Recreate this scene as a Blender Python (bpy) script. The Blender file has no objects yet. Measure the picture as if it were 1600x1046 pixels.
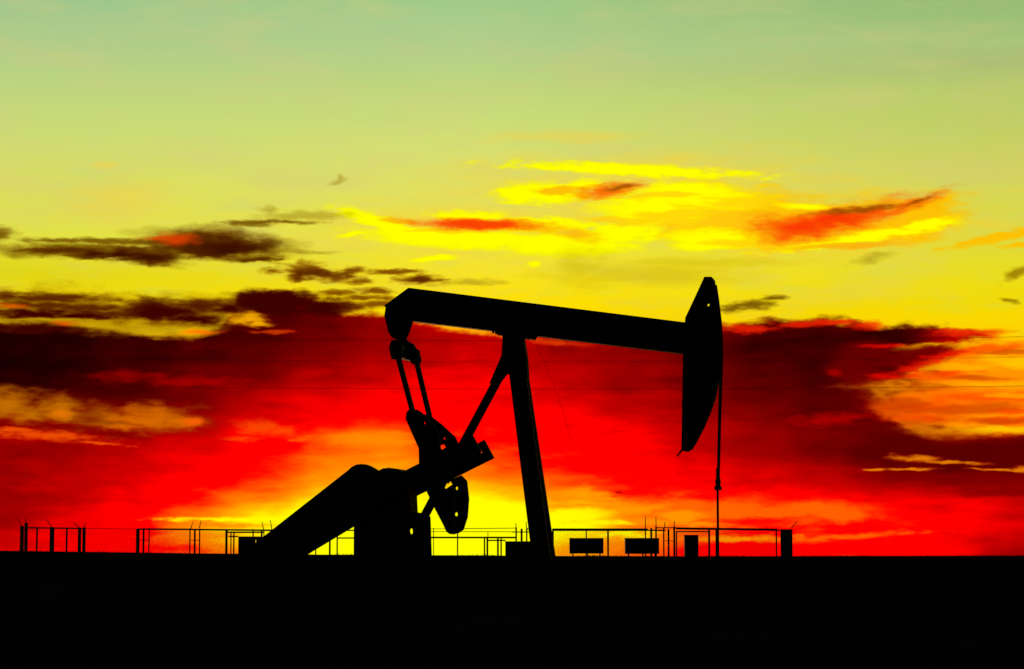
import bpy, math, random
from mathutils import Vector, Matrix
from mathutils.geometry import tessellate_polygon
R = math.radians
random.seed(7)
S = bpy.context.scene
COL = S.collection

# ------------------------------------------------------------------ camera
F = 3764.0                                  # focal length in photo pixels (photo 1600 x 1046)
PITCH = math.atan((870 - 523) / F)
CAM = Vector((0, 0, 0.10))
cp, sp = math.cos(PITCH), math.sin(PITCH)

def ray(px, py):
    x, z = (px - 800) / F, (523 - py) / F
    return Vector((x, cp - z * sp, sp + z * cp))

cam_data = bpy.data.cameras.new('camera')
cam_data.sensor_fit = 'HORIZONTAL'
cam_data.sensor_width = 36
cam_data.lens = 36 * F / 1600
cam_data.clip_start, cam_data.clip_end = 0.1, 20000
cam = bpy.data.objects.new('camera', cam_data)
cam.location = CAM
cam.rotation_euler = (R(90) + PITCH, 0, 0)
COL.objects.link(cam)
S.camera = cam

# ------------------------------------------------------------------ materials
def lin(c):
    """sky colours are mixed as display values and made linear once, at the end"""
    return (c[0] / 255, c[1] / 255, c[2] / 255, 1)

def mat(name, col, rough=0.6, metal=0.0, spec=0.5, var=0.35, scale=6.0, bump=0.0):
    m = bpy.data.materials.new(name)
    m.use_nodes = True
    nt = m.node_tree
    b = nt.nodes['Principled BSDF']
    tc = nt.nodes.new('ShaderNodeTexCoord')
    n = nt.nodes.new('ShaderNodeTexNoise')
    n.inputs['Scale'].default_value = scale
    n.inputs['Detail'].default_value = 5
    nt.links.new(tc.outputs['Object'], n.inputs['Vector'])
    r = nt.nodes.new('ShaderNodeValToRGB')
    r.color_ramp.elements[0].position = 0.3
    r.color_ramp.elements[1].position = 0.7
    r.color_ramp.elements[0].color = (*[c * (1 - var) for c in col], 1)
    r.color_ramp.elements[1].color = (*[c * (1 + var) for c in col], 1)
    nt.links.new(n.outputs['Fac'], r.inputs['Fac'])
    nt.links.new(r.outputs['Color'], b.inputs['Base Color'])
    b.inputs['Roughness'].default_value = rough
    b.inputs['Metallic'].default_value = metal
    b.inputs['Specular IOR Level'].default_value = spec
    if bump:
        bp = nt.nodes.new('ShaderNodeBump')
        bp.inputs['Strength'].default_value = bump
        bp.inputs['Distance'].default_value = 0.05
        nt.links.new(n.outputs['Fac'], bp.inputs['Height'])
        nt.links.new(bp.outputs['Normal'], b.inputs['Normal'])
    return m

M = dict(
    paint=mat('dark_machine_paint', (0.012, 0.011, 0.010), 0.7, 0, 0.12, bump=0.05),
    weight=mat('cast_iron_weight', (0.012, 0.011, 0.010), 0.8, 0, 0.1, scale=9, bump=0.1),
    steel=mat('greased_steel_cable', (0.02, 0.019, 0.018), 0.7, 0.0, 0.15),
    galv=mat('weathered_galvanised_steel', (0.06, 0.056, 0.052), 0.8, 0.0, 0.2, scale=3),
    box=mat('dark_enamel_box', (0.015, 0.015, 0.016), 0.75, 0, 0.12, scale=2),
    soil=mat('prairie_soil', (0.022, 0.018, 0.013), 1.0, 0, 0.0, 0.5, 0.6, 0.3),
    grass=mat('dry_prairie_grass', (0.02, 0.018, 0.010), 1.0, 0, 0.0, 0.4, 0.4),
    wire=mat('power_line_wire', (0.04, 0.04, 0.04), 0.8, 0, 0.1),
)

# ------------------------------------------------------------------ mesh helpers
class MB:
    def __init__(self):
        self.v, self.f = [], []

    def add(self, verts, faces):
        o = len(self.v)
        self.v += [tuple(p) for p in verts]
        self.f += [tuple(i + o for i in f) for f in faces]
        return self

    def box(self, x0, x1, y0, y1, z0, z1):
        v = [(x, y, z) for z in (z0, z1) for y in (y0, y1) for x in (x0, x1)]
        return self.add(v, [(0, 2, 3, 1), (4, 5, 7, 6), (0, 1, 5, 4), (2, 6, 7, 3), (0, 4, 6, 2), (1, 3, 7, 5)])

    def tube(self, pts, r, n=8, r1=None):
        pts = [Vector(p) for p in pts]
        rings, k = [], len(pts)
        for i, p in enumerate(pts):
            d = (pts[min(i + 1, k - 1)] - pts[max(i - 1, 0)]).normalized()
            up = Vector((0, 1, 0)) if abs(d.y) < 0.9 else Vector((0, 0, 1))
            a = d.cross(up).normalized()
            b = d.cross(a)
            rr = r if r1 is None else r + (r1 - r) * i / max(k - 1, 1)
            rings.append([p + (a * math.cos(2 * math.pi * j / n) + b * math.sin(2 * math.pi * j / n)) * rr for j in range(n)])
        v = [q for g in rings for q in g]
        f = [(i * n + j, i * n + (j + 1) % n, (i + 1) * n + (j + 1) % n, (i + 1) * n + j) for i in range(k - 1) for j in range(n)]
        f += [tuple(reversed(range(n))), tuple((k - 1) * n + j for j in range(n))]
        return self.add(v, f)

    def bar(self, p, q, wx, wy, wx1=None, wy1=None):
        """rectangular bar from p to q, wx wide in the x-z plane and wy deep along y"""
        p, q = Vector(p), Vector(q)
        d = (q - p).normalized()
        a = d.cross(Vector((0, 1, 0))).normalized()
        b = a.cross(d)
        v = []
        for c, w, h in ((p, wx, wy), (q, wx1 or wx, wy1 or wy)):
            v += [c + a * sx * w / 2 + b * sy * h / 2 for sx, sy in ((-1, -1), (1, -1), (1, 1), (-1, 1))]
        return self.add(v, [(3, 2, 1, 0), (4, 5, 6, 7), (0, 1, 5, 4), (1, 2, 6, 5), (2, 3, 7, 6), (3, 0, 4, 7)])

    def prism(self, outer, y0, y1, holes=()):
        """outline in x-z extruded along y from y0 to y1; holes cut right through"""
        loops = [list(outer)] + [list(h) for h in holes]
        flat = [p for l in loops for p in l]
        tris = tessellate_polygon([[Vector((p[0], p[1], 0)) for p in l] for l in loops])
        n = len(flat)
        v = [(p[0], y0, p[1]) for p in flat] + [(p[0], y1, p[1]) for p in flat]
        f = [tuple(t) for t in tris] + [tuple(i + n for i in reversed(t)) for t in tris]
        o = 0
        for l in loops:
            k = len(l)
            f += [(o + i, o + (i + 1) % k, n + o + (i + 1) % k, n + o + i) for i in range(k)]
            o += k
        return self.add(v, f)

    def build(self, name, m, parent=None, bevel=0, smooth=False, loc=None):
        me = bpy.data.meshes.new(name)
        me.from_pydata(self.v, [], self.f)
        me.validate()
        import bmesh
        bm = bmesh.new()
        bm.from_mesh(me)
        bmesh.ops.recalc_face_normals(bm, faces=bm.faces)
        bm.to_mesh(me)
        bm.free()
        me.materials.append(m)
        o = bpy.data.objects.new(name, me)
        COL.objects.link(o)
        if parent: o.parent = parent
        if loc: o.location = loc
        if bevel:
            b = o.modifiers.new('bevel', 'BEVEL')
            b.width, b.segments, b.limit_method = bevel, 2, 'ANGLE'
        if smooth:
            for p in me.polygons: p.use_smooth = True
        return o

def tag(o, label=None, cat=None, group=None, kind=None):
    if label: o['label'] = label
    if cat: o['category'] = cat
    if group: o['group'] = group
    if kind: o['kind'] = kind
    return o

def empty(name, loc, rz=0):
    o = bpy.data.objects.new(name, None)
    COL.objects.link(o)
    o.location, o.rotation_euler = loc, (0, 0, rz)
    o.empty_display_size = 0.2
    return o

def interp(tbl, x):
    if x <= tbl[0][0]: return tbl[0][1]
    for (a, u), (b, v) in zip(tbl, tbl[1:]):
        if x <= b: return u + (v - u) * (x - a) / (b - a)
    return tbl[-1][1]

def sst(a, b, x):
    t = min(1, max(0, (x - a) / (b - a)))
    return t * t * (3 - 2 * t)

# ------------------------------------------------------------------ the ground
YF = 209.0                                   # distance of the fence line
HOR = [(-400, 860), (0, 861), (150, 863), (330, 865.5), (500, 867), (700, 868), (870, 869), (1100, 869.6), (1600, 868.6), (2000, 868)]

def ground_z(x, y):
    px = 800 + F * x / max(y, 60)
    far = (870 - interp(HOR, px)) / (F / 195) + 0.10
    z = -1.58 + 1.58 * sst(24, 50, y)
    z += far * sst(125, 192, y)
    z += 0.02 * math.sin(x * 0.9 + y * 0.35) * math.sin(y * 0.5 - x * 0.21) * (1 - sst(140, 200, y))
    if y > 260: z -= (y - 260) * 0.0004
    return z

xs = sorted({round(s * v, 3) for v in [0, 1, 2, 3.5, 5, 7, 9, 12, 15, 18, 22, 26, 30, 35, 40, 46, 52, 60, 70, 85, 110, 150, 220, 400, 800, 1800, 5000] for s in (-1, 1)})
ys = [-300, -60, -10, 0, 8, 16] + [20 + i * 1.5 for i in range(28)] + [64 + 4 * i for i in range(16)] + [126 + 3 * i for i in range(30)] + [225, 240, 260, 300, 400, 600, 1000, 2000, 4000, 9000]
g = MB()
g.v = [(x, y, ground_z(x, y)) for y in ys for x in xs]
nx = len(xs)
g.f = [(j * nx + i, j * nx + i + 1, (j + 1) * nx + i + 1, (j + 1) * nx + i) for j in range(len(ys) - 1) for i in range(nx - 1)]
tag(g.build('ground', M['soil'], smooth=True), kind='structure')

gr = MB()
def blade(x, y, h):
    z = ground_z(x, y) - 0.01
    a = random.uniform(0, math.pi)
    w = 0.006 + 0.05 * h
    dx, dy = math.cos(a) * w, math.sin(a) * w
    lx, ly = random.gauss(0, 0.3) * h, random.gauss(0, 0.3) * h
    gr.add([(x - dx, y - dy, z), (x + dx, y + dy, z), (x + lx, y + ly, z + h)], [(0, 1, 2)])
for i in range(26000):
    y = random.uniform(31, 60)
    x = random.uniform(-1, 1) * (0.24 * y + 4)
    cl = 0.6 + 0.5 * math.sin(x * 1.7 + 2 * math.sin(y * 0.8)) * math.sin(y * 1.1 + x * 0.4)
    blade(x, y, max(0.02, random.gammavariate(4, 0.011) * cl))
for i in range(16000):
    y = random.uniform(176, 214)
    x = random.uniform(-1, 1) * (0.23 * y + 6)
    cl = max(0.15, 0.55 + 0.6 * math.sin(x * 0.31) * math.sin(x * 0.97 + 1) + 0.25 * math.sin(x * 2.3))
    blade(x, y, min(0.26, random.gammavariate(3, 0.026) * cl))
tag(gr.build('grass', M['grass']), 'low dark grass along the black ground', 'grass', kind='stuff')

# ------------------------------------------------------------------ the pumpjack
PY, YAW = 62.0, R(-12)
PX = (735 - 800) / F * PY
root = empty('pumpjack', (PX, PY, 0), YAW)
tag(root, 'large black oil pumpjack with tilted walking beam, silhouetted against the sunset', 'pumpjack')
RL = Matrix.Rotation(-YAW, 3, 'Z')
LC = RL @ (CAM - root.location)

def L(px, py, c=0.0):
    """photo pixel -> point of the machine's own upright plane local y = c"""
    d = RL @ ray(px, py)
    t = (c - LC.y) / d.y
    p = LC + d * t
    return (p.x, p.z)

def LP(px, py, c=0.0):
    x, z = L(px, py, c)
    return Vector((x, c, z))

def outline(pts, c): return [L(x, y, c) for x, y in pts]

def ngon(cx, cy, rx, ry, n=10): return [(cx + rx * math.cos(2 * math.pi * i / n), cy + ry * math.sin(2 * math.pi * i / n)) for i in range(n)]

def plate(name, pts, c, th, m='paint', parent=root, holes=(), bevel=0.0):
    return MB().prism(outline(pts, c), c - th / 2, c + th / 2, [outline(h, c) for h in holes]).build(name, M[m], parent, bevel)

# walking beam: an I-section with web, flanges and a tail bearing housing
beam_out = [(641, 451), (1072, 505.5), (1068, 553), (645, 502.5), (643, 510), (634, 526), (632, 531), (616, 530.5), (609.5, 524), (604, 507), (601, 494), (603, 480)]
b = MB().prism(outline(beam_out, 0), -0.04, 0.04)
b.bar(LP(641, 452.5), LP(1072, 506.5), 0.045, 0.42)
b.bar(LP(645, 501.5), LP(1068, 552), 0.045, 0.42)
b.bar(LP(642, 452.3), LP(604, 480), 0.045, 0.42)
for px in (690, 760, 850, 930, 1010):
    b.bar(LP(px, 458 + (px - 641) * 0.1265), LP(px - 5, 502 + (px - 641) * 0.1185), 0.03, 0.36)
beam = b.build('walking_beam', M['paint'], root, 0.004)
tb = MB().prism(outline([(606, 496), (640, 498), (637, 515), (631, 529), (616, 528.5), (610, 518)], 0), -0.30, 0.30)
tb.build('tail_bearing', M['paint'], beam, 0.01)

# horsehead: web plate with a curved track plate along its front edge
head_l = [(1101.5, 433), (1112, 433), (1116, 437.5), (1120, 468), (1124, 502), (1126, 530), (1126, 560), (1124, 588), (1119, 616), (1111, 641), (1099.5, 668), (1088, 690), (1080, 703), (1075, 706.5), (1065, 704.5), (1066, 640), (1067.5, 553), (1071, 503), (1071, 497)]
hb = MB().prism(outline(head_l, 0), -0.05, 0.05, [outline(ngon(1107, 477, 1.9, 2.1), 0)])
head = hb.build('horsehead', M['paint'], root, 0.003)
track = [(1116, 438), (1120, 468), (1124, 502), (1126, 530), (1126, 560), (1124, 588), (1119, 616), (1111, 641), (1099.5, 668), (1088, 690), (1080, 703)]
tk = MB()
for p, q in zip(track, track[1:]):
    tk.bar(LP(p[0] - .8, p[1]), LP(q[0] - .8, q[1]), 0.03, 0.34)
tk.build('cable_track', M['paint'], head)
MB().bar(LP(1066, 703), LP(1057.5, 713.5), 0.05, 0.06, 0.03).build('latch', M['paint'], head)
hs = MB()
for p, q in (((1071, 500), (1066, 640)), ((1101, 434), (1071.5, 498))):
    hs.bar(LP(p[0] + 1, p[1]), LP(q[0] + 1, q[1]), 0.03, 0.2)
hs.build('back_plate', M['paint'], head)

# bridle cables, carrier bar, polished rod
wrap = [(1117, 445), (1120.5, 468), (1124.6, 502), (1126.6, 530), (1126.8, 560), (1125.6, 596)]
for c in (-0.13, 0.13):
    MB().tube([LP(x, y, 0) + Vector((0.01, c, 0)) for x, y in wrap] + [LP(1124.5, 650) + Vector((0, c, 0)), LP(1122.5, 740) + Vector((0, c * 0.8, 0))], 0.027, 6).build('bridle_cable', M['steel'], root)
cb = MB()
cb.box(-0.075, 0.075, -0.17, 0.17, -0.05, 0.05)
carrier = cb.build('carrier_bar', M['paint'], root, 0.01, loc=LP(1122, 763))
MB().prism([(-.055, .05), (.055, .05), (.065, .2), (.045, .26), (.05, .5), (-.05, .5), (-.045, .26), (-.065, .2)], -0.05, 0.05).build('rod_clamp', M['paint'], carrier, 0.006)
p0 = LP(1121.5, 745)
MB().tube([p0, LP(1121.3, 768), (LP(1121.3, 768).x, 0, -0.02)], 0.029, 8).build('polished_rod', M['steel'], root)

# samson post: two raking front legs, one rear leg, saddle bearing
post = []
for s in (-1, 1):
    top, bot = LP(803.5, 531, 0) + Vector((0, s * 0.10, 0)), LP(850, 872, 0) + Vector((0, s * 0.30, 0))
    MB().bar(top, bot, 0.42, 0.16, 0.46, 0.2).build('front_leg', M['paint'], root, 0.01)
for t in (0.25, 0.5, 0.75, 0.93):
    a = LP(803.5, 531, 0).lerp(LP(850, 872, 0), t)
    w = 0.10 + 0.2 * t
    MB().box(a.x - 0.04, a.x + 0.04, -w, w, a.z - 0.05, a.z + 0.05).build('cross_rung', M['paint'], root)
MB().bar(LP(796, 560), LP(655, 822), 0.19, 0.22).build('rear_leg', M['paint'], root, 0.01)
plate('post_head', [(787, 524), (819, 529), (824, 560), (826, 590), (799, 588), (792, 584), (779, 601), (766, 600), (785, 556)], 0, 0.26, bevel=0.005)
sd = MB().prism(outline([(772, 516), (837, 524.5), (833, 530.5), (787, 526.5), (781, 523.5)], 0), -0.28, 0.28)
for x, y in ((773.5, 520.5), (778, 522), (782, 524), (822, 530), (828, 530.5), (833, 529.5)):
    q = LP(x, y)
    sd.box(q.x - 0.025, q.x + 0.025, -0.24, -0.18, q.z - 0.03, q.z + 0.06)
sd.build('saddle_bearing', M['paint'], root)
MB().tube([LP(834, 530), LP(850, 566), LP(866, 605), LP(880, 645), LP(893, 690)], 0.0035, 5).build('grease_line', M['steel'], root)

# equalizer and pitman arms
eq = MB().prism(outline([(613, 532.5), (634, 530), (640, 535), (646, 538), (650, 545), (655, 547), (656, 560), (640, 563), (612, 558), (609, 543)], 0), -0.10, 0.10)
a0, a1 = LP(619, 549, -1.0), LP(648, 556, 1.0)
dd = (a1 - a0).normalized()
u, w = Vector((0, 0, 1)), dd.cross(Vector((0, 0, 1))).normalized()
v8 = [c + u * sz * 0.15 + w * sx * 0.13 for c in (a0, a1) for sx, sz in ((-1, -1), (1, -1), (1, 1), (-1, 1))]
eq.add(v8, [(3, 2, 1, 0), (4, 5, 6, 7), (0, 1, 5, 4), (1, 2, 6, 5), (2, 3, 7, 6), (3, 0, 4, 7)])
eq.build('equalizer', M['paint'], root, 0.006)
pit = [(-1.0, (621.5, 556), (664, 716)), (1.0, (650, 562), (688, 722))]
for c, p, q in pit:
    pm = MB().bar(LP(*p, c), LP(*q, c), 0.125, 0.12).build('pitman_arm', M['paint'], root, 0.006)
    x, y = p
    plate('end_cap', [(x - 9, y - 12), (x + 4, y - 14), (x + 8, y + 1), (x + 6, y + 6.5), (x - 4, y + 8), (x - 8, y + 4)] if c > 0 else [(x - 11, y - 14), (x + 6, y - 15), (x + 8, y + 3), (x - 9, y + 6)], c, 0.16, parent=pm, bevel=0.006)
    qx, qz = L(*q, c)
    MB().tube([(qx, c - 0.16, qz), (qx, c + 0.16, qz)], 0.09, 14).build('wrist_pin', M['steel'], pm)

# the two cranks with their bolted counterweights
win_lo = [(694, 760.5), (697.5, 755), (700.5, 756), (704, 751), (707.5, 757.5), (696, 765)]
cranks = [
    (-0.80, [(588, 759), (653, 726), (739, 681), (752, 706), (680, 743), (600, 784)],
     [(636, 644), (640, 640.5), (652, 640.5), (659, 645), (675, 661), (687, 678), (687, 700), (682, 711), (655.5, 725), (655, 701), (634.5, 655)],
     [ngon(664, 661.3, 1.8, 2.1), ngon(662.5, 700.5, 1.6, 1.9)],
     [(664, 752), (700, 734), (708, 745), (710, 776), (709, 804), (709.5, 835.5), (703, 834.8), (698, 831), (694, 822), (677, 789), (668, 770)],
     [win_lo]),
    (0.80, [(607, 768), (675, 733), (757, 688), (772, 716), (722, 741), (655, 773), (622, 790)],
     [(655, 651), (660, 647.5), (671, 649), (690, 663.5), (711, 683), (716, 694), (716, 711), (676, 731), (675, 707)],
     [ngon(664, 661.3, 1.8, 2.1), ngon(694.7, 685.5, 1.9, 2.1), [(687.5, 696.5), (694, 693.8), (697.5, 699.5), (689.5, 704)]],
     [(682, 760), (721, 743), (729.5, 752), (732.5, 780), (730.5, 808), (724, 828), (717, 833), (710, 835), (703, 829), (697, 802)],
     [win_lo, ngon(714, 763.2, 2.3, 3.1), ngon(713.3, 804, 2.8, 3.4)]),
]
for c, arm, up, uph, lo, loh in cranks:
    cr = plate('crank_arm', arm, c, 0.14, parent=root, holes=([ngon(752.5, 707, 1.7, 2.0)] if c > 0 else ()), bevel=0.004)
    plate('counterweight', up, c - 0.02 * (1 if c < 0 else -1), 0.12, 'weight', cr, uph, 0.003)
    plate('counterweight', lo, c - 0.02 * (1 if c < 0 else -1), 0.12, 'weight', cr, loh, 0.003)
cx, cz = L(622, 768, 0)
MB().tube([(cx, -0.95, cz), (cx, 0.95, cz)], 0.14, 16).build('crankshaft', M['steel'], root)

# gear reducer on its pedestal
plate('gear_reducer', [(590, 742), (597, 737), (605, 733), (615, 732), (627, 734), (645, 745), (646, 806), (575, 806), (578, 760)], 0, 0.9, bevel=0.03)
pd = MB()
for c, dx in ((-0.46, -5.5), (0.46, 5.5)):
    pts = [(559 + dx, 780), (646 + dx, 780), (647 + dx, 801), (664 + dx, 803), (667 + dx, 809), (669 + dx, 872), (559 + dx, 872)]
    pd.prism(outline(pts, c), c - 0.025, c + 0.025, [outline(ngon(643, 830.5, 2.4, 5, 8), c)])
x0, x1 = L(560, 800, 0)[0], L(645, 800, 0)[0]
x2 = L(668, 860, 0)[0]
zt, zm = L(600, 806, 0)[1], L(660, 804, 0)[1]
pd.box(x0, x0 + 0.04, -0.43, 0.43, 0, zt)
pd.box(x0, x1, -0.43, 0.43, zt - 0.05, zt)
pd.build('reducer_pedestal', M['paint'], root)

# belt guard on the near side, motor behind its foot, base skid
guard = [(427, 828), (545, 735.5), (551, 730), (558, 726.5), (565, 725.5), (572, 726), (579, 728.5), (588, 733.5), (594, 738), (600, 748), (601, 770), (590, 800), (552, 823), (487, 862), (470, 873), (392, 873), (384, 866), (389, 858)]
bg = plate('belt_guard', guard, -0.62, 0.22, bevel=0.02)
mx, mz = L(432, 852, -0.2)
mo = MB().tube([(mx, -0.45, mz), (mx, 0.35, mz)], 0.27, 20)
mo.box(mx - 0.3, mx + 0.3, -0.4, 0.3, 0.02, mz - 0.15)
mo.build('motor', M['paint'], root, 0.01)
sk = MB()
xa, xb = L(392, 870, 0)[0], L(866, 870, 0)[0]
for c in (-0.42, 0.42):
    sk.box(xa, xb, c - 0.09, c + 0.09, -0.02, 0.1)
for i in range(6):
    xx = xa + (xb - xa) * (i + 0.2) / 6
    sk.box(xx, xx + 0.15, -0.33, 0.33, -0.02, 0.08)
sk.build('base_skid', M['paint'], root)

# ------------------------------------------------------------------ fence, boxes, wires
def W(px, py, Y=YF):
    d = ray(px, py)
    t = (Y - CAM.y) / d.y
    return CAM + d * t

PPM = F / YF                                  # photo pixels per metre at the fence

def fence(label, base_px, posts, rails, mesh_spans, arms=(), Y=YF):
    """posts: (x, y_top, y_bottom or None for the ground, width px); rails: (x0, y0, x1, y1, thickness px)"""
    o = W(base_px, 866, Y)
    rt = empty('chain_link_fence', (o.x, Y, ground_z(o.x, Y)))
    tag(rt, label, 'fence', 'chain-link fence runs around the well site')
    off = Vector(rt.location)
    pobs = []
    for x, yt, yb, w in posts:
        a = W(x, yt, Y)
        zb = ground_z(a.x, Y) - 0.08 if yb is None else W(x, yb, Y).z
        r = 0.95 * w / PPM / 2
        pb = MB().tube([(a.x - off.x, 0, zb - off.z), (a.x - off.x, 0, a.z - off.z)], r, 8)
        pb.tube([(a.x - off.x, 0, a.z - off.z), (a.x - off.x, 0, a.z - off.z + 0.03)], r * 1.15, 8)
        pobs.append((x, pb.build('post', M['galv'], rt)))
    for x0, y0, x1, y1 in arms:
        pb = min(pobs, key=lambda q: abs(q[0] - x0))[1]
        MB().tube([W(x0, y0, Y) - off, W(x1, y1, Y) - off], 1.5 / PPM / 2, 6, 1.0 / PPM / 2).build('barbed_wire_arm', M['galv'], pb)
    for x0, y0, x1, y1, th in rails:
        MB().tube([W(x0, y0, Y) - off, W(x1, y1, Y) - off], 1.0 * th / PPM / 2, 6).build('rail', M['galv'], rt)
    for x0, x1, yt in mesh_spans:
        a, b_ = W(x0, yt, Y), W(x1, yt, Y)
        zb, zt = ground_z((a.x + b_.x) / 2, Y) + 0.03 - off.z, min(a.z, b_.z) - 0.03 - off.z
        xa_, xb_ = a.x - off.x, b_.x - off.x
        h, mb, rr = zt - zb, MB(), 0.0014
        step = 0.08
        for s in (-1, 1):
            t = xa_ - h
            while t < xb_ + h:
                # wire along x = t + s*(z - zb), clipped to the panel
                z_lo, z_hi = 0.0, h
                if s > 0:
                    z_lo, z_hi = max(z_lo, xa_ - t), min(z_hi, xb_ - t)
                else:
                    z_lo, z_hi = max(z_lo, t - xb_), min(z_hi, t - xa_)
                if z_hi - z_lo > 0.02:
                    p, q = Vector((t + s * z_lo, 0.004 * s, zb + z_lo)), Vector((t + s * z_hi, 0.004 * s, zb + z_hi))
                    n1 = Vector((-s * 0.7071, 0, 0.7071)) * rr
                    n2 = Vector((0, rr, 0))
                    v = [p - n1 - n2, p + n1 - n2, p + n2, q - n1 - n2, q + n1 - n2, q + n2]
                    mb.add(v, [(0, 1, 4, 3), (1, 2, 5, 4), (2, 0, 3, 5)])
                t += step
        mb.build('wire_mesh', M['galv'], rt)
    return rt

fence('short fence run at the far left edge with thick paired dark posts', 80,
      [(34.5, 823, None, 6.5), (41, 818, None, 5.5), (58, 826, None, 3), (81.5, 824.5, None, 7.5), (104.5, 825, None, 3), (124.5, 825.5, None, 5.5), (131.5, 825, None, 5.5)],
      [(42, 825, 132, 826, 2.2)], [(42, 81, 826), (81, 124, 826)],
      [(34, 823, 28, 811), (41.5, 818, 39, 811), (81, 824, 73, 812), (124, 825, 115, 817), (131.5, 825, 133.5, 817)], YF - 8)
fence('long fence run left of the belt guard with slim triple posts and fine mesh', 290,
      [(215.5, 827, None, 6), (224.5, 826, None, 3.2), (233, 826, None, 2), (297, 826.5, None, 2.2), (304.5, 828, None, 3.2), (312, 827, None, 2.2), (354, 828, None, 4), (361, 833, None, 2), (365.5, 833, None, 2.4), (395.5, 829, None, 2.2), (409, 829, None, 3), (412.5, 829, None, 1.6), (425, 828, None, 2.2)],
      [(133, 826, 215, 827, 0.9), (215, 827, 300, 827.5, 2.6), (300, 827.7, 430, 829, 2.6), (354, 832, 412, 832, 2.4), (216, 844.3, 233, 844.3, 1), (297, 844.3, 312, 844.3, 1), (357, 838.5, 372, 838.5, 2)],
      [(233, 297, 828), (312, 354, 829), (133, 215, 828)],
      [(298, 827, 301.2, 816.5), (311.5, 826, 313.8, 814), (412, 828, 409.3, 816), (425, 828, 422.2, 813)])
fence('piece of fence seen through the triangular gap under the belt guard', 520,
      [(493.5, 830, None, 2), (515.5, 829, None, 3), (527, 829, None, 2.2), (580, 829, None, 3)],
      [(470, 829, 600, 829, 2), (527, 841, 590, 841, 2)], [])
fence('open rail fence seen behind the lower counterweights, left of the samson post', 740,
      [(677.5, 826, None, 1.2), (715, 832, None, 2), (757, 840, None, 2.4), (761.5, 840, None, 3), (762.4, 831, 841, 1.1), (778, 841, None, 3), (783, 841, None, 2.4), (806.5, 825, None, 2.6), (815, 827, None, 3.4), (823, 826, None, 2.4)],
      [(650, 840.2, 807, 840.2, 2.6), (650, 826.6, 697, 826.6, 0.8), (697, 826.6, 806, 825.5, 1.0), (650, 831, 806, 831.2, 0.9), (800, 831.6, 835, 831.6, 1.6), (822, 827, 835, 827, 1.8), (761, 844.7, 790, 844.7, 2)],
      [],
      [(806.3, 826, 806, 817.5), (822.5, 826, 822.2, 815)])
fence('fence run behind the two raised black boxes, right of the samson post', 950,
      [(864, 827, None, 3), (916, 829, None, 2), (950, 828.5, None, 3), (1008.5, 826, None, 2.2), (1017.5, 826, None, 3.4), (1025, 824, None, 2.8), (1037, 826, None, 2.4), (1044.5, 827.5, None, 3.2)],
      [(864, 828, 1012, 828, 4), (1008, 829, 1040, 829, 2.2), (1037, 845.5, 1055, 845.5, 1)],
      [(864, 950, 829), (950, 1008, 829)],
      [(1008.5, 826, 1008.3, 807), (1025, 824, 1025, 808), (1038.5, 826, 1038.8, 816)])
fence('rightmost fence run ending at a thick dark corner post', 1150,
      [(1053.5, 824, None, 3.4), (1057, 832, None, 2.2), (1108, 829, None, 3.4), (1119.5, 829, None, 3.6), (1213, 829, None, 2.2), (1223.5, 828, None, 8.5), (1231.8, 828, None, 13)],
      [(1025, 825, 1056, 825, 1.6), (1056, 826, 1215, 828, 3.4), (1056, 831, 1108, 831, 2), (1205, 829, 1235, 829, 1.8)],
      [(1057, 1108, 832), (1122, 1213, 829)],
      [(1053.5, 824, 1053.8, 814), (1236, 826, 1245, 815.5)])

def gpx(x0, x1, Y): return W(x0, 866, Y).x, W(x1, 866, Y).x

def raised_box(label, px0, px1, yt, yb, Y, depth):
    x0, x1 = gpx(px0, px1, Y)
    xc = (x0 + x1) / 2
    gz = ground_z(xc, Y)
    zt, zb = W(800, yt, Y).z - gz, W(800, yb, Y).z - gz
    rt = empty('equipment_box', (xc, Y + depth / 2, gz))
    tag(rt, label, 'equipment box', 'raised equipment boxes by the fence')
    h = (x1 - x0) / 2
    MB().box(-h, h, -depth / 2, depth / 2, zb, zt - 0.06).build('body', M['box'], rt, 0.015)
    MB().box(-h - 0.02, h + 0.02, -depth / 2 - 0.03, depth / 2 + 0.03, zt - 0.057, zt).build('lid', M['box'], rt, 0.01)
    for s in (-0.8, 0.05, 0.8):
        MB().box(s * h - 0.05, s * h + 0.05, -depth / 2 + 0.05, depth / 2 - 0.05, -0.1, zb - 0.002).build('foot', M['box'], rt)
    d = MB()
    for s in (-0.5, 0.5):
        d.box(s * h - 0.42 * h, s * h + 0.42 * h, -depth / 2 - 0.025, -depth / 2 - 0.002, zb + 0.12, zt - 0.18)
    d.build('door_panel', M['box'], rt, 0.004)

raised_box('black raised box just right of the samson post, left of its twin', 890, 943, 841, 865.3, YF - 3, 1.1)
raised_box('black raised box with fence posts standing up behind it, nearest the cabinet', 977, 1030, 841, 865.8, YF - 3, 1.1)

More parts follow.
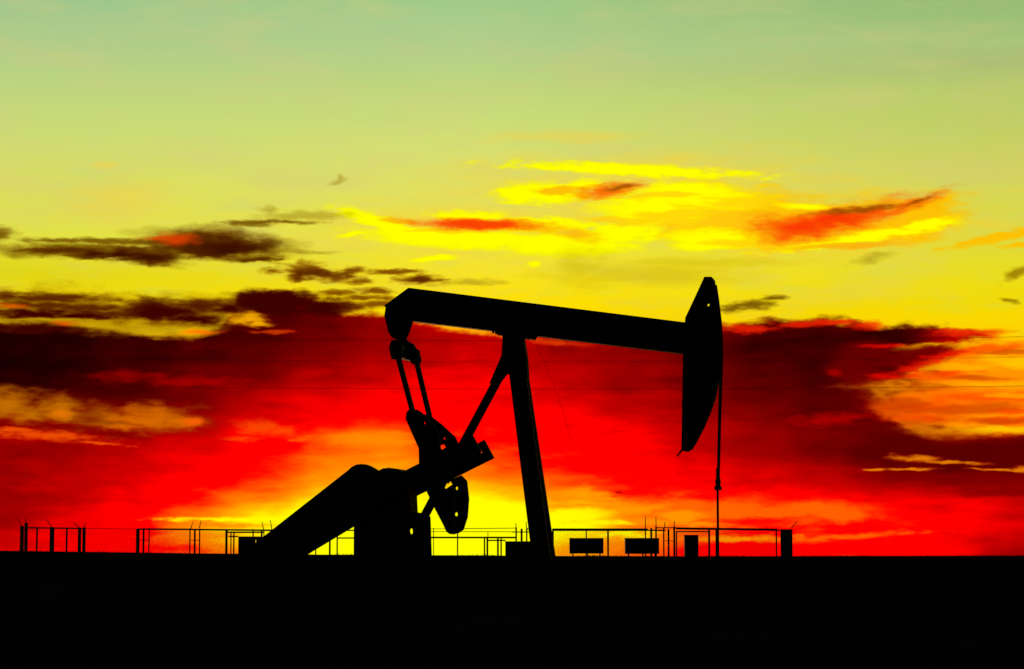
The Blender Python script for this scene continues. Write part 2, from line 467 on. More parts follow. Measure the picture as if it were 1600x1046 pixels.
def cabinet(name, label, cat, px0, px1, yt, Y, depth, hole=None):
    x0, x1 = gpx(px0, px1, Y)
    xc = (x0 + x1) / 2
    gz = ground_z(xc, Y)
    zt = W(800, yt, Y).z - gz
    h = (x1 - x0) / 2
    rt = empty(name, (xc, Y + depth / 2, gz))
    tag(rt, label, cat)
    out = [(-h, -0.1), (h, -0.1), (h, zt), (-h, zt)]
    holes = []
    if hole:
        hx, hy, rx, ry = hole
        q = W(hx, hy, Y)
        holes = [[(q.x - xc + rx / PPM * a, q.z - gz + ry / PPM * b_) for a, b_ in ((-1, -1), (1, -1), (1, 1), (-1, 1))]]
    MB().prism(out, -depth / 2, depth / 2, holes).build('body', M['box'], rt, 0.02)
    MB().box(-h - 0.03, h + 0.03, -depth / 2 - 0.04, depth / 2 + 0.04, zt + 0.002, zt + 0.05).build('roof', M['box'], rt, 0.01)
    dr = MB().box(-h * 0.85, h * 0.85 if not hole else -h * 0.2, -depth / 2 - 0.03, -depth / 2 - 0.002, 0.1, zt - 0.1).build('door', M['box'], rt, 0.005)
    MB().box(h * 0.5 if not hole else -h * 0.35, (h * 0.5 if not hole else -h * 0.35) + 0.04, -depth / 2 - 0.07, -depth / 2 - 0.033, zt * 0.45, zt * 0.6).build('handle', M['galv'], dr)

cabinet('control_cabinet', 'narrow tall black cabinet between the raised boxes and the corner post', 'cabinet', 1070, 1091.5, 837, YF - 4, 0.8)
cabinet('equipment_housing', 'low black housing with a small gap, at the foot of the belt guard', 'equipment housing', 372, 440, 839.5, YF - 4, 0.5, (398.2, 847, 1.7, 3.2))
cabinet('equipment_shed', 'low wide black shed tucked behind the foot of the samson post', 'shed', 789.5, 846, 847, YF - 4, 1.5)

YW = 300.0
def power_wire(label, pts, r):
    """a sagging wire: parabola through three photo points, carried on past the frame"""
    q = [W(x, y, YW) for x, y in pts]
    (xa_, za), (xb_, zb), (xc_, zc) = [(p.x, p.z) for p in q]
    def z(x):
        return za * (x - xb_) * (x - xc_) / ((xa_ - xb_) * (xa_ - xc_)) + zb * (x - xa_) * (x - xc_) / ((xb_ - xa_) * (xb_ - xc_)) + zc * (x - xa_) * (x - xb_) / ((xc_ - xa_) * (xc_ - xb_))
    ps = [(-110 + 220 * i / 60, 0, z(-110 + 220 * i / 60)) for i in range(61)]
    o = MB().tube(ps, r, 6).build('power_line', M['wire'], None, loc=(0, YW, 0))
    tag(o, label, 'power line', 'thin power lines strung across the sky')

power_wire('uppermost thin power line, passing just beneath the walking beam tail', [(0, 523), (760, 532.5), (1600, 526.5)], 0.020)
power_wire('middle thin power line, crossing just above the equalizer rods', [(0, 557), (850, 565.5), (1600, 558)], 0.013)
power_wire('lowest thin power line, crossing the orange cloud at right', [(0, 602), (700, 608), (1600, 603.5)], 0.021)

# ------------------------------------------------------------------ the sky
world = bpy.data.worlds.new('World')
S.world = world
world.use_nodes = True
NT = world.node_tree
NT.nodes.clear()
nn, ln = NT.nodes.new, NT.links.new
SUN_PX = (660, 838)
sd_ = ray(*SUN_PX).normalized()
SUN_AZ, SUN_EL = math.atan2(sd_.x, sd_.y), math.asin(sd_.z)

def UV(px, py):
    d = ray(px, py).normalized()
    return math.atan2(d.x, d.y) * F / 100, math.asin(d.z) * F / 100

def setin(sock, v):
    if hasattr(v, 'is_output') or isinstance(v, bpy.types.NodeSocket): ln(v, sock)
    else: sock.default_value = v

def math_(op, a, b=None, clamp=False):
    n = nn('ShaderNodeMath'); n.operation = op; n.use_clamp = clamp
    setin(n.inputs[0], a)
    if b is not None: setin(n.inputs[1], b)
    return n.outputs[0]

def madd(a, b, c):
    n = nn('ShaderNodeMath'); n.operation = 'MULTIPLY_ADD'
    setin(n.inputs[0], a); setin(n.inputs[1], b); setin(n.inputs[2], c)
    return n.outputs[0]

def vmath(op, a, b=None, scale=None):
    n = nn('ShaderNodeVectorMath'); n.operation = op
    setin(n.inputs[0], a)
    if b is not None: setin(n.inputs[1], b)
    if scale is not None: n.inputs['Scale'].default_value = scale
    return n.outputs[1] if op in ('LENGTH', 'DOT_PRODUCT') else n.outputs[0]

def rng(v, a, b, c=0.0, d=1.0, smooth=True):
    n = nn('ShaderNodeMapRange')
    n.interpolation_type = 'SMOOTHSTEP' if smooth else 'LINEAR'
    setin(n.inputs[0], v)
    for i, q in enumerate((a, b, c, d)): n.inputs[i + 1].default_value = q
    return n.outputs[0]

def mix(f, a, b):
    n = nn('ShaderNodeMix'); n.data_type = 'RGBA'
    setin(n.inputs[0], f); setin(n.inputs[6], a); setin(n.inputs[7], b)
    return n.outputs[2]

def ramp(v, stops, interp_='LINEAR'):
    n = nn('ShaderNodeValToRGB')
    cr = n.color_ramp
    cr.interpolation = interp_
    stops = sorted(stops, key=lambda s: s[0])
    cr.elements[0].position, cr.elements[0].color = stops[0][0], stops[0][1]
    cr.elements[1].position, cr.elements[1].color = stops[-1][0], stops[-1][1]
    for p, c in stops[1:-1]:
        cr.elements.new(p).color = c
    setin(n.inputs[0], v)
    return n.outputs[0]

def noise(vec, scale, detail=5, rough=0.55, col=False, off=0.0):
    n = nn('ShaderNodeTexNoise'); n.noise_dimensions = '3D'
    vec = vmath('ADD', vmath('MULTIPLY', vec, (*scale, 1)), (off, off * 0.7, off * 1.3))
    ln(vec, n.inputs['Vector'])
    n.inputs['Scale'].default_value = 1
    n.inputs['Detail'].default_value = detail
    n.inputs['Roughness'].default_value = rough
    return n.outputs['Color' if col else 'Fac']

def gray(v): return (v, v, v, 1)

tc = nn('ShaderNodeTexCoord')
nrm = vmath('NORMALIZE', tc.outputs['Generated'])
sep = nn('ShaderNodeSeparateXYZ'); ln(nrm, sep.inputs[0])
az = math_('ARCTAN2', sep.outputs[0], sep.outputs[1])
el = math_('ARCSINE', sep.outputs[2])
U, V = math_('MULTIPLY', az, F / 100), math_('MULTIPLY', el, F / 100)
cmb = nn('ShaderNodeCombineXYZ'); ln(U, cmb.inputs[0]); ln(V, cmb.inputs[1]); cmb.inputs[2].default_value = 1   # z = 1 lets one dot product carry an offset
P = cmb.outputs[0]

def warp(vec, scale, amp, off, detail=5, rough=0.55):
    c = noise(vec, scale, detail, rough, True, off)
    sp_ = nn('ShaderNodeSeparateColor'); ln(c, sp_.inputs[0])
    cx_ = nn('ShaderNodeCombineXYZ'); ln(sp_.outputs[0], cx_.inputs[0]); ln(sp_.outputs[1], cx_.inputs[1])
    c = vmath('SUBTRACT', cx_.outputs[0], (0.5, 0.5, 0.5))
    c = vmath('MULTIPLY', c, (*amp, 0))
    return vmath('ADD', vec, c)

PS = warp(P, (0.9, 3.0), (0.9, 0.22), 3.1)               # streaky
PC = warp(P, (1.6, 3.2), (0.55, 0.30), 11.7, 6, 0.6)     # ragged cloud edges
PF = warp(P, (3.0, 7.0), (0.22, 0.10), 5.3, 4, 0.55)      # fine only
NS = math_('SUBTRACT', noise(P, (1.3, 5.5), 6, 0.6, off=21.0), 0.5)
NC = math_('SUBTRACT', noise(P, (2.0, 6.0), 4, 0.55, off=33.0), 0.5)
NF = math_('SUBTRACT', noise(P, (3.4, 11.0), 5, 0.58, off=27.0), 0.5)

def blob(cx, cy, rx, ry, rot=0.0, soft=0.5, base='C', k=2.2):
    """soft ellipse in sky angles; its rim broken up by noise"""
    vec, ns = {'S': (PS, NS), 'C': (PC, NC), 'F': (PF, NF)}[base]
    u, v = UV(cx, cy)
    c, s_ = math.cos(R(-rot)), math.sin(R(-rot))
    a1 = (c * 100 / rx, s_ * 100 / rx)
    a2 = (-s_ * 100 / ry, c * 100 / ry)
    q1 = vmath('DOT_PRODUCT', vec, (*a1, -(a1[0] * u + a1[1] * v)))
    q2 = vmath('DOT_PRODUCT', vec, (*a2, -(a2[0] * u + a2[1] * v)))
    cq = nn('ShaderNodeCombineXYZ'); ln(q1, cq.inputs[0]); ln(q2, cq.inputs[1])
    l = vmath('LENGTH', cq.outputs[0])
    A = -0.5 / soft
    return madd(l, A, madd(ns, k * A, 0.5 + 0.5 / soft))   # unclamped: 1 inside, 0 outside

def ease(t):
    t = math_('MAXIMUM', math_('MINIMUM', t, 1.0), 0.0)
    return math_('MULTIPLY', math_('MULTIPLY', t, t), madd(t, -2.0, 3.0))

sky = None
def paint(col, blobs, alpha=1.0):
    """lay one cloud colour over the sky through a list of blobs"""
    global sky
    m = None
    for bl in blobs:
        q = blob(*bl[:4], **(bl[4] if len(bl) > 4 else {}))
        m = q if m is None else math_('MAXIMUM', m, q)
    m = ease(m)
    if alpha != 1: m = math_('MULTIPLY', m, alpha)
    sky = mix(m, sky, lin(col))

# 1. clear-sky gradient in three columns, left / middle / right
def column(px, tbl):
    top = 12.0
    return ramp(math_('DIVIDE', V, top), [(UV(px, y)[1] / top, lin(c)) for y, c in tbl])
gl = column(60, [(-250, (70, 120, 125)), (0, (156, 197, 140)), (30, (167, 200, 138)), (70, (177, 203, 135)), (110, (182, 209, 131)), (150, (191, 212, 124)), (200, (201, 218, 116)), (240, (210, 218, 110)), (300, (220, 222, 88)), (370, (226, 224, 70)), (430, (225, 212, 25)), (470, (245, 220, 20)), (520, (235, 190, 5)), (600, (255, 160, 0)), (869, (255, 120, 0))])
gm = column(750, [(-250, (75, 120, 115)), (0, (160, 202, 134)), (40, (170, 203, 138)), (80, (178, 206, 137)), (130, (188, 214, 124)), (200, (205, 222, 117)), (240, (215, 222, 111)), (300, (224, 224, 98)), (370, (236, 228, 66)), (430, (250, 226, 40)), (480, (255, 222, 5)), (520, (255, 205, 0)), (600, (255, 160, 0)), (869, (255, 120, 0))])
gr_ = column(1540, [(-250, (65, 105, 100)), (0, (148, 186, 116)), (60, (164, 194, 120)), (100, (172, 189, 116)), (140, (184, 202, 106)), (200, (192, 206, 98)), (250, (206, 208, 96)), (300, (212, 214, 84)), (370, (220, 216, 66)), (430, (234, 220, 34)), (480, (245, 216, 10)), (520, (255, 210, 0)), (600, (255, 150, 0)), (869, (255, 110, 0))])
sky = mix(rng(U, UV(60, 300)[0], UV(750, 300)[0], smooth=False), gl, gm)
sky = mix(rng(U, UV(750, 300)[0], UV(1540, 300)[0], smooth=False), sky, gr_)
# faint unevenness of the air
sky = mix(math_('MULTIPLY', rng(noise(P, (0.6, 2.4), 5, 0.6, off=61.0), 0.42, 0.7), 0.30), sky, lin((214, 200, 128)))
sky = mix(math_('MULTIPLY', rng(noise(P, (0.8, 3.0), 5, 0.6, off=67.0), 0.5, 0.72), 0.2), sky, lin((190, 212, 128)))

# 2. high lit cirrus
H = dict(base='S', k=2.2, soft=0.5)
paint((247, 208, 62), [(1010, 295, 250, 48, dict(base='S', soft=0.8)), (1270, 350, 230, 45, dict(base='S', soft=0.7)), (760, 355, 220, 35, dict(base='S', soft=0.7))], 0.62)
paint((248, 205, 70), [(165, 259, 18, 6, dict(base='F', soft=0.6)), (190, 315, 70, 26, dict(base='S', soft=0.9)), (880, 215, 90, 8, dict(base='S', soft=0.9))], 0.4)
paint((255, 190, 8), [(1240, 348, 165, 36, H), (1430, 345, 75, 26, dict(H, rot=-15)), (1130, 340, 110, 46, H), (1160, 340, 110, 36, dict(base='C', k=2.4, soft=0.6)), (1440, 350, 56, 24, dict(base='C', rot=-12, k=2.4, soft=0.6)), (1460, 318, 34, 9, dict(base='F', rot=-18)), (1560, 371, 75, 7, dict(base='F', rot=-10)), (1590, 384, 25, 4, dict(base='F'))], 0.92)
paint((255, 255, 0), [
    (985, 266, 185, 9, dict(base='F', rot=3, soft=0.45)), (860, 303, 62, 15, dict(H, base='F')), (812, 302, 38, 14, dict(H, base='F')), (900, 292, 40, 9, dict(base='F', rot=-12)),
    (1065, 318, 112, 27, H), (1000, 338, 60, 14, H), (1060, 296, 90, 10, H), (1075, 318, 100, 26, dict(base='C', k=2.0, soft=0.5)), (850, 301, 64, 13, dict(base='C', k=2.0, soft=0.5)), (1010, 330, 44, 12, dict(base='C', k=2.2, soft=0.5)), (900, 384, 90, 14, dict(base='C', k=1.6, soft=0.4)),
    (600, 350, 75, 11, dict(base='F', rot=16, soft=0.4)), (720, 373, 150, 16, dict(base='F', rot=3, soft=0.4, k=1)), (885, 382, 105, 18, dict(base='F', soft=0.4, k=1.2)), (960, 368, 70, 17, dict(base='F', rot=-6)), (735, 338, 60, 7, dict(base='F')), (830, 352, 110, 12, dict(base='F')),
    (1125, 374, 85, 15, H), (1095, 385, 45, 9, H), (680, 404, 34, 4.5, dict(base='F', rot=-4)), (835, 413, 11, 4, dict(base='F')), (548, 366, 18, 4, dict(base='F', rot=-12)), (1340, 372, 130, 8, dict(base='F', rot=-7)), (1450, 352, 45, 8, dict(base='F', rot=-8)), (1250, 320, 40, 5, H)])
paint((250, 175, 20), [(625, 346, 26, 5, dict(base='F', rot=8)), (900, 366, 34, 8, dict(base='F', rot=10, soft=0.9)), (850, 357, 34, 6, dict(base='F', soft=0.9)), (880, 298, 46, 6, dict(base='F')), (1230, 362, 60, 16, H), (1170, 345, 60, 14, H), (1310, 385, 90, 5, H)], 0.8)
paint((255, 204, 22), [(1110, 350, 90, 9, dict(H, k=4)), (1150, 318, 60, 9, dict(H, k=4)), (1010, 306, 60, 5, dict(H, k=4)), (1060, 335, 80, 6, dict(H, k=4)), (960, 345, 60, 6, dict(H, k=4)), (1180, 380, 60, 6, dict(H, k=4)), (690, 362, 70, 3, dict(H, k=4))], 0.75)
paint((250, 90, 10), [(950, 298, 42, 10, dict(base='F', rot=-8, soft=0.8)), (1410, 325, 58, 7, dict(base='F', rot=-20, soft=0.9)), (1300, 346, 92, 17, dict(base='C', rot=-11, soft=0.9)), (1230, 352, 46, 12, dict(base='F', soft=0.8))], 0.8)
paint((250, 55, 8), [(748, 351, 84, 8.5, dict(base='F', rot=1, soft=0.6, k=1)), (1285, 347, 72, 13, dict(base='C', rot=-11, soft=0.8, k=1.6))], 0.92)
paint((140, 70, 8), [(1340, 328, 58, 4.5, dict(base='F', rot=-3, soft=0.7)), (968, 293, 20, 3, dict(base='F', rot=-6, soft=0.8)), (1435, 315, 20, 2.5, dict(base='F', rot=-24, soft=0.9))], 0.75)
paint((205, 180, 15), [(915, 420, 36, 24, dict(base='C', soft=0.9)), (1090, 412, 110, 7, dict(base='S', soft=0.9)), (1010, 430, 120, 14, dict(base='S', soft=0.9))], 0.5)

# 3. the lower deck: brightness field on a grid of sky angles, through a fire-coloured ramp
XC = list(range(0, 1601, 100))
T = {
    490: [.12, .12, .14, .16, .16, .25, .40, .52, .58, .55, .45, .40, .26, .20, .16, .30, .45],
    515: [.10, .10, .14, .16, .20, .28, .37, .44, .49, .45, .39, .32, .19, .17, .15, .25, .6],
    540: [.10, .11, .14, .18, .24, .32, .41, .46, .46, .40, .35, .28, .16, .14, .16, .5, .8],
    580: [.07, .09, .16, .26, .32, .42, .49, .53, .53, .45, .39, .31, .22, .17, .18, .6, .8],
    620: [.14, .18, .22, .30, .41, .53, .58, .59, .58, .52, .45, .37, .27, .22, .3, .7, .75],
    660: [.38, .38, .36, .40, .57, .62, .64, .62, .61, .59, .52, .44, .34, .27, .25, .5, .6],
    700: [.42, .44, .46, .54, .60, .70, .76, .65, .62, .61, .59, .51, .42, .33, .22, .18, .18],
    740: [.40, .45, .52, .60, .64, .79, .82, .80, .72, .62, .61, .57, .50, .43, .34, .28, .30],
    780: [.40, .48, .57, .62, .72, .95, 1.0, 1.0, .95, .80, .66, .63, .63, .62, .60, .57, .50],
    810: [.42, .52, .60, .80, 1.0, 1.08, 1.1, 1.1, 1.05, 1.0, .78, .70, .68, .65, .62, .60, .54],
    840: [.50, .58, .62, .80, .95, 1.05, 1.1, 1.1, 1.05, .93, .80, .68, .62, .62, .61, .58, .48],
    869: [.60, .62, .62, .66, .80, 1.0, 1.05, 1.05, 1.0, .85, .68, .62, .61, .61, .59, .54, .40],
}
PG = warp(P, (0.7, 2.4), (0.8, 0.30), 44.0, 5, 0.55)
sg = nn('ShaderNodeSeparateXYZ'); ln(PG, sg.inputs[0])
UG, VG = sg.outputs[0], sg.outputs[1]
VT = 4.6
vg = math_('DIVIDE', VG, VT)
field = None
for i, x in enumerate(XC):
    c = ramp(vg, [(min(1, max(0, UV(x, y)[1] / VT)), gray(T[y][i] / 1.2)) for y in T], 'B_SPLINE')
    field = c if field is None else mix(rng(UG, UV(XC[i - 1], 700)[0], UV(x, 700)[0]), field, c)
bw = nn('ShaderNodeSeparateColor'); ln(field, bw.inputs[0])
t = bw.outputs[0]
# soft cloud texture in the deck
tex = noise(P, (0.8, 3.6), 5, 0.55, off=71.0)
t = math_('ADD', t, math_('MULTIPLY', math_('SUBTRACT', tex, 0.5), 0.17))
t = math_('ADD', t, math_('MULTIPLY', NC, 0.07))
fire = ramp(t, [(0.0, lin((10, 0, 0))), (0.10, lin((45, 0, 0))), (0.20, lin((88, 0, 0))), (0.30, lin((130, 0, 0))), (0.42, lin((196, 0, 0))), (0.485, lin((255, 0, 0))), (0.525, lin((255, 4, 0))), (0.565, lin((255, 60, 0))), (0.61, lin((255, 100, 0))), (0.68, lin((255, 140, 0))), (0.74, lin((255, 185, 0))), (0.80, lin((255, 235, 0))), (0.83, lin((255, 255, 0)))])
sc = nn('ShaderNodeSeparateXYZ'); ln(PC, sc.inputs[0])
EDGE = [(-80, 512), (0, 514), (60, 512), (110, 519), (180, 521), (250, 526), (300, 529), (335, 522), (355, 505), (372, 470), (395, 458), (425, 454), (460, 462), (500, 475), (530, 488), (570, 492), (620, 496), (700, 512), (780, 518), (850, 520), (950, 520), (1050, 516), (1130, 508), (1180, 506), (1230, 504), (1290, 501), (1335, 504), (1375, 514), (1410, 510), (1450, 512), (1540, 524), (1640, 560)]
UMIN, UW, VE = -9.2, 18.4, 6.0
edge = ramp(rng(sc.outputs[0], UMIN, UMIN + UW, smooth=False), [(min(1, max(0, (UV(x, y)[0] - UMIN) / UW)), gray(UV(x, y)[1] / VE)) for x, y in EDGE])
es = nn('ShaderNodeSeparateColor'); ln(edge, es.inputs[0])
dv = math_('SUBTRACT', sc.outputs[1], math_('MULTIPLY', es.outputs[0], VE))
dv = math_('ADD', dv, math_('MULTIPLY', NC, 0.22))
sky = mix(rng(dv, -0.07, 0.09, 1, 0), sky, fire)

# 4. dark clouds floating above the deck
K = dict(base='C', k=1.7, soft=0.62)
KF = dict(base='F', k=2.6, soft=0.8)
paint((112, 78, 8), [(150, 392, 150, 11, K), (60, 393, 58, 7, KF), (180, 378, 140, 4, KF), (240, 402, 60, 12, K), (390, 404, 46, 5, KF), (120, 400, 40, 4, KF), (392, 348, 40, 4.5, KF), (430, 347, 60, 2.5, KF), (0, 366, 20, 9, KF), (1150, 480, 30, 6, dict(KF, rot=-10)), (1178, 477, 30, 7, dict(KF, rot=-4)), (1208, 466, 18, 3.5, KF), ], 0.88)
paint((150, 120, 10), [(1592, 426, 24, 6, dict(KF, rot=-22, soft=0.9)), (1575, 470, 12, 3, dict(KF, rot=10, soft=0.9))], 0.85)
paint((165, 142, 34), [(475, 337, 60, 6, KF), (420, 330, 14, 6, KF), (528, 284, 11, 3, dict(KF, rot=-20, soft=0.9)), (533, 277, 4, 5, dict(KF, rot=15, soft=0.9)), (1362, 404, 26, 6, dict(KF, rot=-12)), (490, 395, 30, 3, KF), (740, 441, 40, 4, KF)], 0.6)
paint((88, 46, 3), [(335, 381, 98, 20, dict(K, rot=4, k=1.0)), (300, 391, 80, 12, K),  (385, 387, 36, 9, KF), (405, 405, 28, 3.5, KF), (150, 398, 40, 6, KF), (215, 396, 50, 9, KF), (240, 411, 20, 5, KF), (110, 392, 60, 5, KF)], 1.0)
paint((56, 18, 0), [(355, 386, 56, 11, dict(K, k=1.8, soft=0.8)), (180, 398, 40, 4, KF), (235, 403, 36, 5, KF)], 0.8)
paint((225, 66, 6), [(278, 374, 28, 8, dict(base='F', soft=0.9, k=1.6)), (262, 372, 30, 3, KF)], 0.85)
paint((122, 68, 4), [(480, 424, 32, 11, KF), (520, 432, 34, 7, KF), (550, 424, 22, 5, KF), (465, 432, 16, 7, KF), (428, 424, 14, 4, KF), (655, 437, 28, 7, KF), (610, 425, 36, 4, KF), (640, 424, 16, 3, KF), (525, 459, 28, 5, KF), (585, 455, 24, 5, KF), (560, 440, 20, 4, KF), (545, 478, 34, 6, KF), (590, 475, 30, 6, KF), (570, 466, 40, 4, KF)], 0.9)
paint((84, 36, 0), [(500, 428, 34, 6, KF), (655, 438, 18, 4, KF), (470, 428, 10, 7, KF)], 0.8)
paint((150, 108, 8), [(70, 503, 110, 10, dict(K, soft=0.8)), (210, 512, 100, 10, dict(K, soft=0.9)), (310, 508, 44, 12, dict(K, soft=0.9))], 0.6)
paint((128, 82, 6), [(80, 480, 150, 24, dict(K, soft=0.7)), (240, 482, 110, 18, dict(K, soft=0.8)), (330, 486, 60, 18, dict(K, soft=0.8))], 0.72)
paint((88, 40, 0), [(75, 465, 84, 6, KF), (20, 464, 50, 6, KF), (125, 481, 100, 5, KF), (60, 476, 50, 5, KF), (325, 476, 50, 8, KF), (150, 491, 60, 6, KF), (240, 476, 34, 9, KF)], 0.95)
paint((62, 10, 0), [(255, 490, 64, 15, dict(K, k=1.2)), (300, 498, 46, 8, KF), (45, 491, 70, 6.5, KF), (120, 494, 40, 4, KF), (430, 472, 58, 19, dict(K, soft=0.4, k=1.2)), (60, 514, 100, 7, KF), (500, 482, 46, 11, K), (360, 484, 26, 6, KF)], 1.0)
# lit gaps in the deck
paint((255, 180, 8), [(384, 498, 28, 9, dict(KF, soft=0.7)), (405, 507, 18, 5, KF), (300, 519, 16, 5, dict(KF, soft=0.8)), (722, 512, 66, 7, dict(KF, rot=8, soft=0.8))], 0.9)
paint((205, 165, 16), [(165, 511, 60, 5, dict(KF, rot=6)), (225, 517, 44, 4, KF), (80, 500, 50, 2.5, KF), (215, 505, 18, 6, KF)], 0.75)
paint((255, 90, 5), [(98, 506, 18, 3.5, KF), (18, 479, 26, 3.5, KF), (318, 520, 24, 3.5, KF), (425, 519, 30, 3, KF), (850, 532, 60, 5, dict(KF, rot=7))], 0.6)

# 5. right-hand deck: red fringe, orange bay, streaks
paint((240, 40, 5), [(1165, 514, 42, 6, KF), (1250, 506, 40, 5, KF), (1300, 503, 46, 4, KF), (1350, 510, 24, 6, KF), (1500, 520, 50, 6, KF)], 0.85)
paint((160, 72, 8), [(1385, 610, 56, 18, dict(K, rot=18, soft=0.8)), (1420, 645, 66, 20, dict(K, rot=32, soft=0.7)), (1480, 672, 70, 9, dict(K, soft=0.8))], 0.85)
paint((255, 146, 2), [(1545, 562, 112, 25, dict(K, rot=-4)), (1610, 588, 110, 46, K), (1505, 598, 104, 20, K), (1482, 626, 74, 22, K), (1560, 645, 110, 30, K), (1510, 660, 62, 10, K), (1610, 666, 110, 14, K)], 0.97)
paint((255, 205, 0), [(1560, 538, 90, 9, dict(K, rot=-3)), (1440, 541, 40, 4, dict(KF, rot=-5)), (1600, 565, 60, 8, K), (1560, 672, 60, 5, KF)], 0.8)
paint((225, 125, 12), [(1385, 626, 44, 6, dict(K, rot=38, soft=0.8)), (1425, 662, 44, 7, dict(K, rot=28, soft=0.8)), (1345, 604, 40, 4, dict(KF, soft=0.9)), (1480, 676, 50, 4, KF)], 0.6)
paint((255, 70, 2), [(1540, 545, 70, 7, dict(K, rot=-5)), (1450, 636, 76, 14, dict(K, soft=0.9)), (1430, 652, 40, 9, dict(K, soft=0.9)), (1465, 587, 40, 6, KF), (1570, 657, 50, 5, KF), (1530, 620, 70, 8, K), (1580, 640, 40, 6, K)], 0.75)
paint((255, 190, 0), [(1560, 600, 70, 5, H), (1500, 575, 60, 5, H), (1590, 618, 50, 4, H), (1455, 606, 40, 4, H)], 0.55)
paint((250, 110, 0), [(1480, 612, 60, 6, H), (1520, 590, 60, 4, H), (1560, 632, 80, 6, H), (1490, 645, 60, 6, H), (1440, 618, 40, 8, H)], 0.6)
paint((190, 60, 4), [(1500, 640, 70, 7, dict(H, k=3)), (1560, 657, 60, 4, dict(H, k=3)), (1440, 606, 50, 6, dict(H, k=3)), (1580, 548, 60, 4, dict(H, k=3)), (1520, 590, 50, 4, dict(H, k=3)), (1410, 630, 40, 9, dict(H, k=3))], 0.5)
paint((105, 0, 0), [(1400, 563, 56, 13, dict(K, rot=-12)), (1445, 552, 44, 9, dict(K, rot=-6)), (1370, 585, 34, 8, K), (1360, 550, 46, 15, K), (1330, 575, 44, 26, K)], 0.9)
paint((235, 20, 0), [(1425, 575, 40, 5, dict(KF, rot=-16)), (1470, 556, 34, 5, dict(KF, rot=-10)), (1390, 588, 30, 4, KF), (1385, 541, 30, 3, KF)], 0.75)
paint((200, 0, 0), [(1303, 584, 9, 5, dict(KF, soft=0.9)), (1292, 656, 40, 8, dict(KF, soft=0.9)), (1330, 652, 30, 5, dict(KF, soft=0.9))], 0.6)
paint((88, 0, 0), [(1550, 702, 130, 16, dict(K, k=1)), (1420, 690, 60, 13, dict(K, rot=14)), (1600, 712, 70, 14, K), (1380, 712, 40, 14, dict(K, soft=0.9))], 0.8)
paint((255, 150, 14), [(1430, 717, 34, 4.5, dict(KF, rot=2)), (1480, 722, 42, 2.6, dict(KF, rot=3)), (1425, 733, 30, 2, KF), (1366, 734, 14, 1.8, KF), (1560, 735, 40, 2, dict(KF, rot=3)), (1598, 733, 16, 4.5, KF)], 0.8)
paint((125, 0, 0), [(1570, 768, 75, 8, dict(KF, soft=0.7)), (1450, 745, 90, 5, dict(KF, soft=0.8))], 0.75)

# 6. left-hand lit patches
VS = dict(base='C', k=2.2, soft=0.7)
paint((150, 74, 6), [(10, 628, 46, 22, VS), (90, 642, 56, 22, VS), (150, 650, 60, 16, dict(VS, soft=0.9)), (240, 655, 70, 22, VS), (170, 664, 80, 8, VS), (290, 662, 30, 10, VS)], 0.9)
paint((200, 116, 8), [(8, 634, 30, 20, dict(VS, soft=0.9)), (92, 642, 26, 17, dict(VS, soft=0.9)), (45, 652, 30, 8, dict(VS, soft=0.9))], 0.85)
paint((236, 114, 4), [(228, 655, 46, 17, dict(VS, soft=0.8)), (95, 644, 14, 9, dict(VS, soft=0.9)), (275, 660, 30, 9, dict(VS, soft=0.9)), (190, 668, 40, 5, dict(VS, soft=0.9))], 0.75)
paint((255, 95, 10), [(70, 681, 84, 6.5, dict(KF, rot=4)), (150, 692, 40, 2.5, dict(KF, rot=6)), (20, 672, 40, 4, dict(KF, rot=4)), (300, 660, 16, 7, VS)], 0.8)
paint((120, 0, 0), [(120, 668, 80, 4, dict(KF, rot=5)), (180, 677, 46, 5, dict(KF, rot=8))], 0.7)
paint((255, 98, 0), [(402, 667, 30, 12, VS), (440, 676, 34, 8, VS), (375, 682, 26, 5, VS), (465, 686, 16, 3, VS)], 0.7)
paint((255, 150, 8), [(555, 684, 60, 12, VS), (610, 682, 40, 10, VS), (625, 690, 30, 5, VS)], 0.65)
paint((200, 0, 0), [(200, 588, 50, 7, dict(KF, soft=0.9)), (300, 596, 60, 7, dict(KF, soft=0.9)), (490, 582, 26, 6, dict(KF, soft=0.9))], 0.5)

# 7. low bands near the horizon
paint((255, 104, 0), [(1250, 798, 110, 14, dict(K, k=1.2)), (1310, 806, 60, 10, K), (1150, 800, 80, 22, K), (1080, 790, 60, 18, K), (1230, 815, 60, 6, KF), (1340, 838, 90, 4, dict(KF, rot=-3)), (1160, 842, 110, 6, dict(KF, soft=0.4)), (1260, 846, 40, 5, KF)], 0.9)
paint((255, 160, 4), [(925, 772, 60, 9, dict(K, rot=4)), (1060, 806, 40, 10, K), (960, 795, 80, 12, K), (1140, 843, 50, 4, KF), (1010, 815, 110, 5, dict(KF, rot=3))], 0.8)
paint((255, 120, 0), [(900, 792, 46, 4, KF), (965, 815, 60, 4, KF), (940, 855, 60, 8, KF), (300, 838, 60, 5, KF), (350, 822, 60, 3, dict(KF, soft=0.8))], 0.6)
paint((255, 255, 0), [(890, 806, 60, 10, dict(K, k=1)), (940, 816, 40, 4, KF), (360, 812, 90, 3.5, dict(KF, soft=0.7)), (980, 835, 40, 6, KF)], 0.9)
paint((255, 4, 0), [(1190, 815, 50, 5, KF), (270, 857, 40, 6, KF), (1330, 852, 120, 7, K), (1200, 860, 90, 6, K), (1000, 771, 50, 7, KF), (1110, 775, 40, 6, KF)], 0.85)
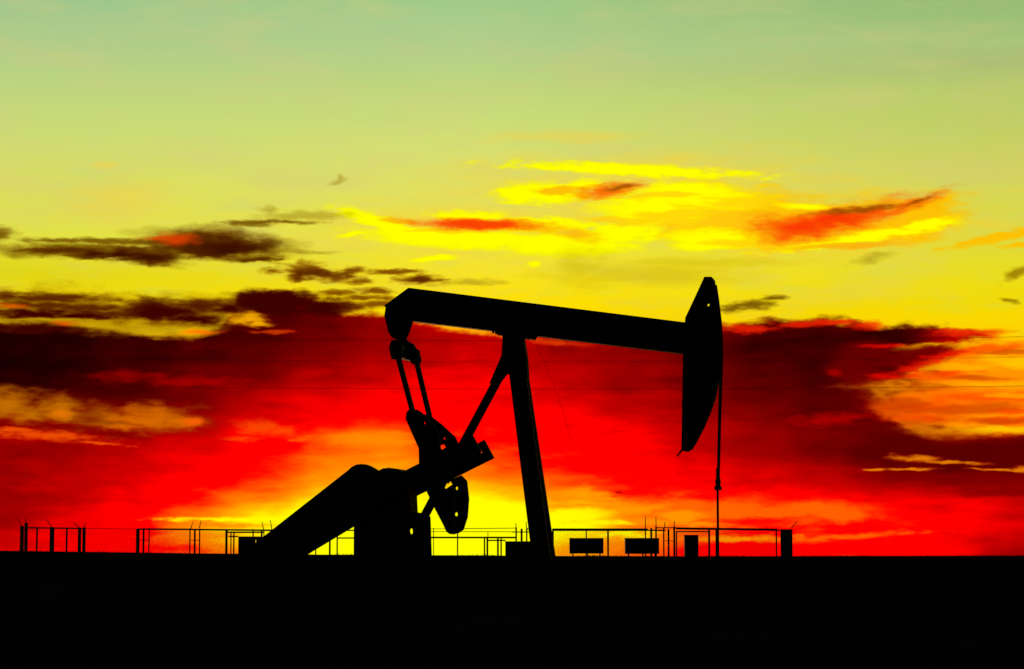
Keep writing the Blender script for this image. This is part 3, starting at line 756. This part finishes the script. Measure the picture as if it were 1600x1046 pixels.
paint((180, 0, 0), [(966, 769.5, 6, 1.8, dict(base='F', k=0.4, soft=0.4))], 0.8)

# 8. away from the sunset the sky is the plain dusk sky of the sun lamp's direction
nish = nn('ShaderNodeTexSky'); nish.sky_type = 'NISHITA'; nish.sun_disc = False
nish.sun_elevation = max(SUN_EL, R(0.3)); nish.sun_rotation = SUN_AZ
dim = nn('ShaderNodeMix'); dim.data_type = 'RGBA'; dim.blend_type = 'MULTIPLY'
dim.inputs[0].default_value = 1
ln(nish.outputs[0], dim.inputs[6]); dim.inputs[7].default_value = (0.05, 0.05, 0.05, 1)
near = math_('MULTIPLY', rng(math_('ABSOLUTE', az), R(17), R(45), 1, 0), rng(el, R(15), R(34), 1, 0))
near = math_('MULTIPLY', near, rng(el, R(-2), R(-0.6)))
gam = nn('ShaderNodeGamma'); ln(sky, gam.inputs[0]); gam.inputs[1].default_value = 2.2

def background(c):
    n = nn('ShaderNodeBackground'); ln(c, n.inputs[0]); n.inputs[1].default_value = 1.0
    return n.outputs[0]
def mix_shader(f, a, b):
    n = nn('ShaderNodeMixShader'); ln(f, n.inputs[0]); ln(a, n.inputs[1]); ln(b, n.inputs[2])
    return n.outputs[0]
outn = nn('ShaderNodeOutputWorld')
ln(mix_shader(near, background(dim.outputs[2]), background(gam.outputs[0])), outn.inputs[0])
world.cycles.sampling_method = 'MANUAL'
world.cycles.sample_map_resolution = 256

sun = bpy.data.lights.new('sun', 'SUN')
sun.energy, sun.angle, sun.color = 0.5, R(0.5), (1, 0.5, 0.2)
so = bpy.data.objects.new('sun', sun)
so.rotation_euler = (R(90) - max(SUN_EL, R(0.3)), 0, math.pi - SUN_AZ)
COL.objects.link(so)
so.location = (0, 0, 30)

S.view_settings.view_transform = 'Standard'
S.view_settings.look = 'None'
S.view_settings.exposure = 0
S.view_settings.gamma = 1
S.render.engine = 'CYCLES'
S.cycles.max_bounces = 3
S.cycles.use_denoising = False
S.cycles.use_adaptive_sampling = True
S.cycles.adaptive_threshold = 0.02
S.cycles.adaptive_min_samples = 12
